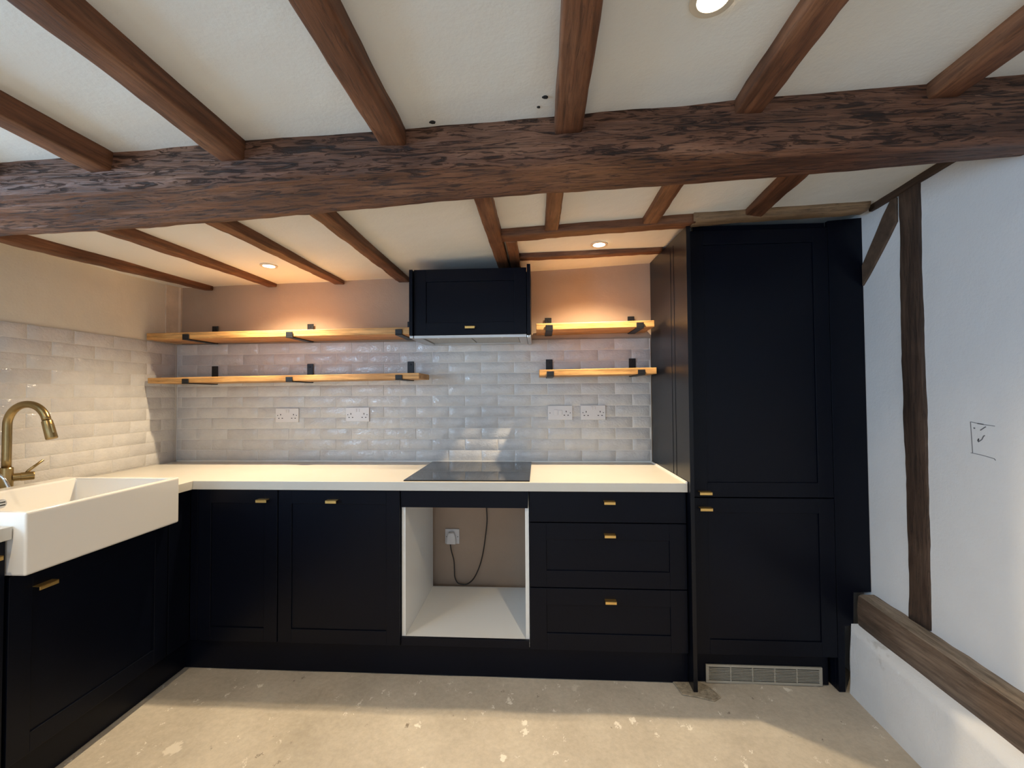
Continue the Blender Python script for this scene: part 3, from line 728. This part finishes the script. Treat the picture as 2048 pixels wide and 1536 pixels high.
bm = bmesh.new()
def catmull(P, n=6):
    P = [Vector(p) for p in P]; o = []
    for i in range(len(P)-1):
        a, b, c, d = P[max(i-1, 0)], P[i], P[i+1], P[min(i+2, len(P)-1)]
        for k in range(n):
            t = k/n; o.append(.5*((2*b) + (c-a)*t + (2*a-5*b+4*c-d)*t*t + (3*b-a-3*c+d)*t**3))
    o.append(P[-1]); return o
tube(bm, catmull(cp), .0036, 8); finish('cable', bm, 'cable', pl, smooth=True)

# ------------------------------------------------------------------ sink
SX0, SX1, SY0, SY1, SZ0, SZ1 = -1.520, -.970, -1.328, -.737, .752, .952
sk = empty('butler_sink', (-1.245, -1.03, .752), 'white ceramic butler sink projecting from the left run', 'sink')
bm = bmesh.new()
bx0, bx1, by0, by1, bz = -1.440, -.994, -1.304, -.761, .775
vo = box(bm, SX0, SX1, SY0, SY1, SZ0, SZ1)
# replace the top by a rim and basin
bm.faces.ensure_lookup_table()
topf = [f for f in bm.faces if all(abs(v.co.z-SZ1) < 1e-6 for v in f.verts)][0]; bm.faces.remove(topf)
tv = vo[4:8]
iv = [bm.verts.new(p) for p in ((bx0, by0, SZ1), (bx1, by0, SZ1), (bx1, by1, SZ1), (bx0, by1, SZ1))]
k_ = .02
dv = [bm.verts.new(p) for p in ((bx0+k_, by0+k_, bz), (bx1-k_/2, by0+k_, bz), (bx1-k_/2, by1-k_, bz), (bx0+k_, by1-k_, bz))]
for i in range(4):
    j = (i+1) % 4
    bm.faces.new((tv[i], tv[j], iv[j], iv[i])); bm.faces.new((iv[i], iv[j], dv[j], dv[i]))
bm.faces.new(dv)
so_ = finish('basin', bm, 'ceramic', sk, .0075, False, 4)
ox, oy, oz = -1.4365, -1.04, .905
bm = bmesh.new(); tube(bm, [(ox-.004, oy, oz), (ox+.005, oy, oz)], .017, 20); finish('overflow_ring', bm, 'chrome', sk, .001)
for dz_ in (-.006, .005): boxo('overflow_slot', 'void', ox+.0045, ox+.0056, oy-.011, oy+.011, oz+dz_-.0022, oz+dz_+.0022, sk)
bm = bmesh.new(); disc_ring(bm, (-1.22, -1.03), .008, .040, bz-.001, bz+.003, 24); finish('waste', bm, 'chrome', sk)
# tap
tx, ty = -1.592, -.905
tap = empty('kitchen_tap', (tx, ty, .911), 'aged brass swan-neck kitchen tap behind the butler sink', 'tap')
TD = Vector((1, 0.02, 0)).normalized()
B0 = Vector((tx+.002, ty-.0, 0)); r_ = .088; ztc = 1.200
bm = bmesh.new(); tube(bm, [(tx, ty, .9112), (tx, ty, .921), (tx, ty, .922), (tx, ty, 1.018), (tx, ty, 1.022)], [.027, .027, .0215, .0215, .019], 24); finish('body', bm, 'aged_brass', tap, smooth=False, bevel=.0)
path = [Vector((tx, ty, 1.02 + .18*k/5)) for k in range(5)]
for k in range(25):
    a = math.pi - math.radians(166)*k/24
    path.append(Vector((tx, ty, ztc)) + TD*(r_ + r_*math.cos(a)) + Vector((0, 0, r_*math.sin(a))))
bm = bmesh.new(); tube(bm, path, .0150, 20); finish('spout', bm, 'aged_brass', tap, smooth=True)
e = path[-1]; dirv = (path[-1]-path[-2]).normalized()
bm = bmesh.new(); tube(bm, [e+dirv*.001, e+dirv*.004, e+dirv*.006, e+dirv*.080, e+dirv*.083], [.0140, .0172, .0178, .0195, .0175], 22); finish('spray_head', bm, 'aged_brass', tap, smooth=True)
bm = bmesh.new(); q = e+dirv*.038 + TD*.0165; tube(bm, [q-dirv*.020, q+dirv*.018], [.0075, .0075], 10); finish('spray_button', bm, 'aged_brass', tap, smooth=False)
# side lever points to the viewer's right
LD = Vector((.60, .80, 0)).normalized(); c0 = Vector((tx, ty, .978))
bm = bmesh.new(); tube(bm, [c0+LD*.018, c0+LD*.040, c0+LD*.042, c0+LD*.078, c0+LD*.081], [.0165, .0165, .0180, .0180, .0165], 22); finish('lever_hub', bm, 'aged_brass', tap, smooth=False)
h0 = c0+LD*.056+Vector((0, 0, .014)); bm = bmesh.new(); tube(bm, [h0, h0+LD*.008+Vector((0, 0, .010)), h0+LD*.050+Vector((0, 0, .050))], [.0055, .006, .0048], 10); finish('lever', bm, 'aged_brass', tap, smooth=True)
# second small chrome lever tap at the photo edge
ft = empty('rinse_lever', (-1.480, -1.062, .952), 'small curved chrome lever on the sink rim beside the brass tap', 'tap')
bm = bmesh.new(); tube(bm, [(-1.480, -1.062, .9525), (-1.480, -1.062, .960), (-1.480, -1.062, 1.000)], [.016, .013, .011], 14); finish('stem', bm, 'aged_brass', ft, smooth=False)
bm = bmesh.new(); tube(bm, catmull([(-1.480, -1.062, .998), (-1.450, -1.058, 1.024), (-1.412, -1.053, 1.008), (-1.390, -1.050, .968)], 6), .0058, 10); finish('lever', bm, 'chrome', ft, smooth=True)

# ------------------------------------------------------------------ downlights
def downlight(x, y, label):
    z = cz(x, y); o = empty('downlight', (x, y, z), label, 'downlight', 'recessed ceiling downlights')
    bm = bmesh.new(); disc_ring(bm, (x, y), .030, .044, z-.0075, z-.001, 36); finish('trim_ring', bm, 'ring', o, .001)
    bm = bmesh.new()
    prof = [(.0005, -.0060), (.014, -.0064), (.024, -.0056), (.0295, -.0030)]
    rr = [[bm.verts.new((x+r*math.cos(2*math.pi*k/28), y+r*math.sin(2*math.pi*k/28), z+zz)) for k in range(28)] for r, zz in prof]
    for a, b in zip(rr, rr[1:]):
        for k in range(28): bm.faces.new((a[k], a[(k+1) % 28], b[(k+1) % 28], b[k]))
    finish('lens', bm, 'lamp', o, smooth=True)
    s = spot('downlight_or_fill_spot', (x, y, z-.020), E_SPOT*(1 if y > -1 else .6), WARM); return o
downlight(*SPOTS[0], 'glowing recessed downlight above the long left shelves')
downlight(*SPOTS[1], 'glowing recessed downlight above the short right shelves')
downlight(*SPOTS[2], 'glowing recessed downlight on the near side of the beam, at the photo top')
for (x, y) in FILL_SPOTS: spot('downlight_or_fill_spot', (x, y, cz(x, y)-.02), 38, WARM)  # added fill spots only, no fittings in the ceiling here
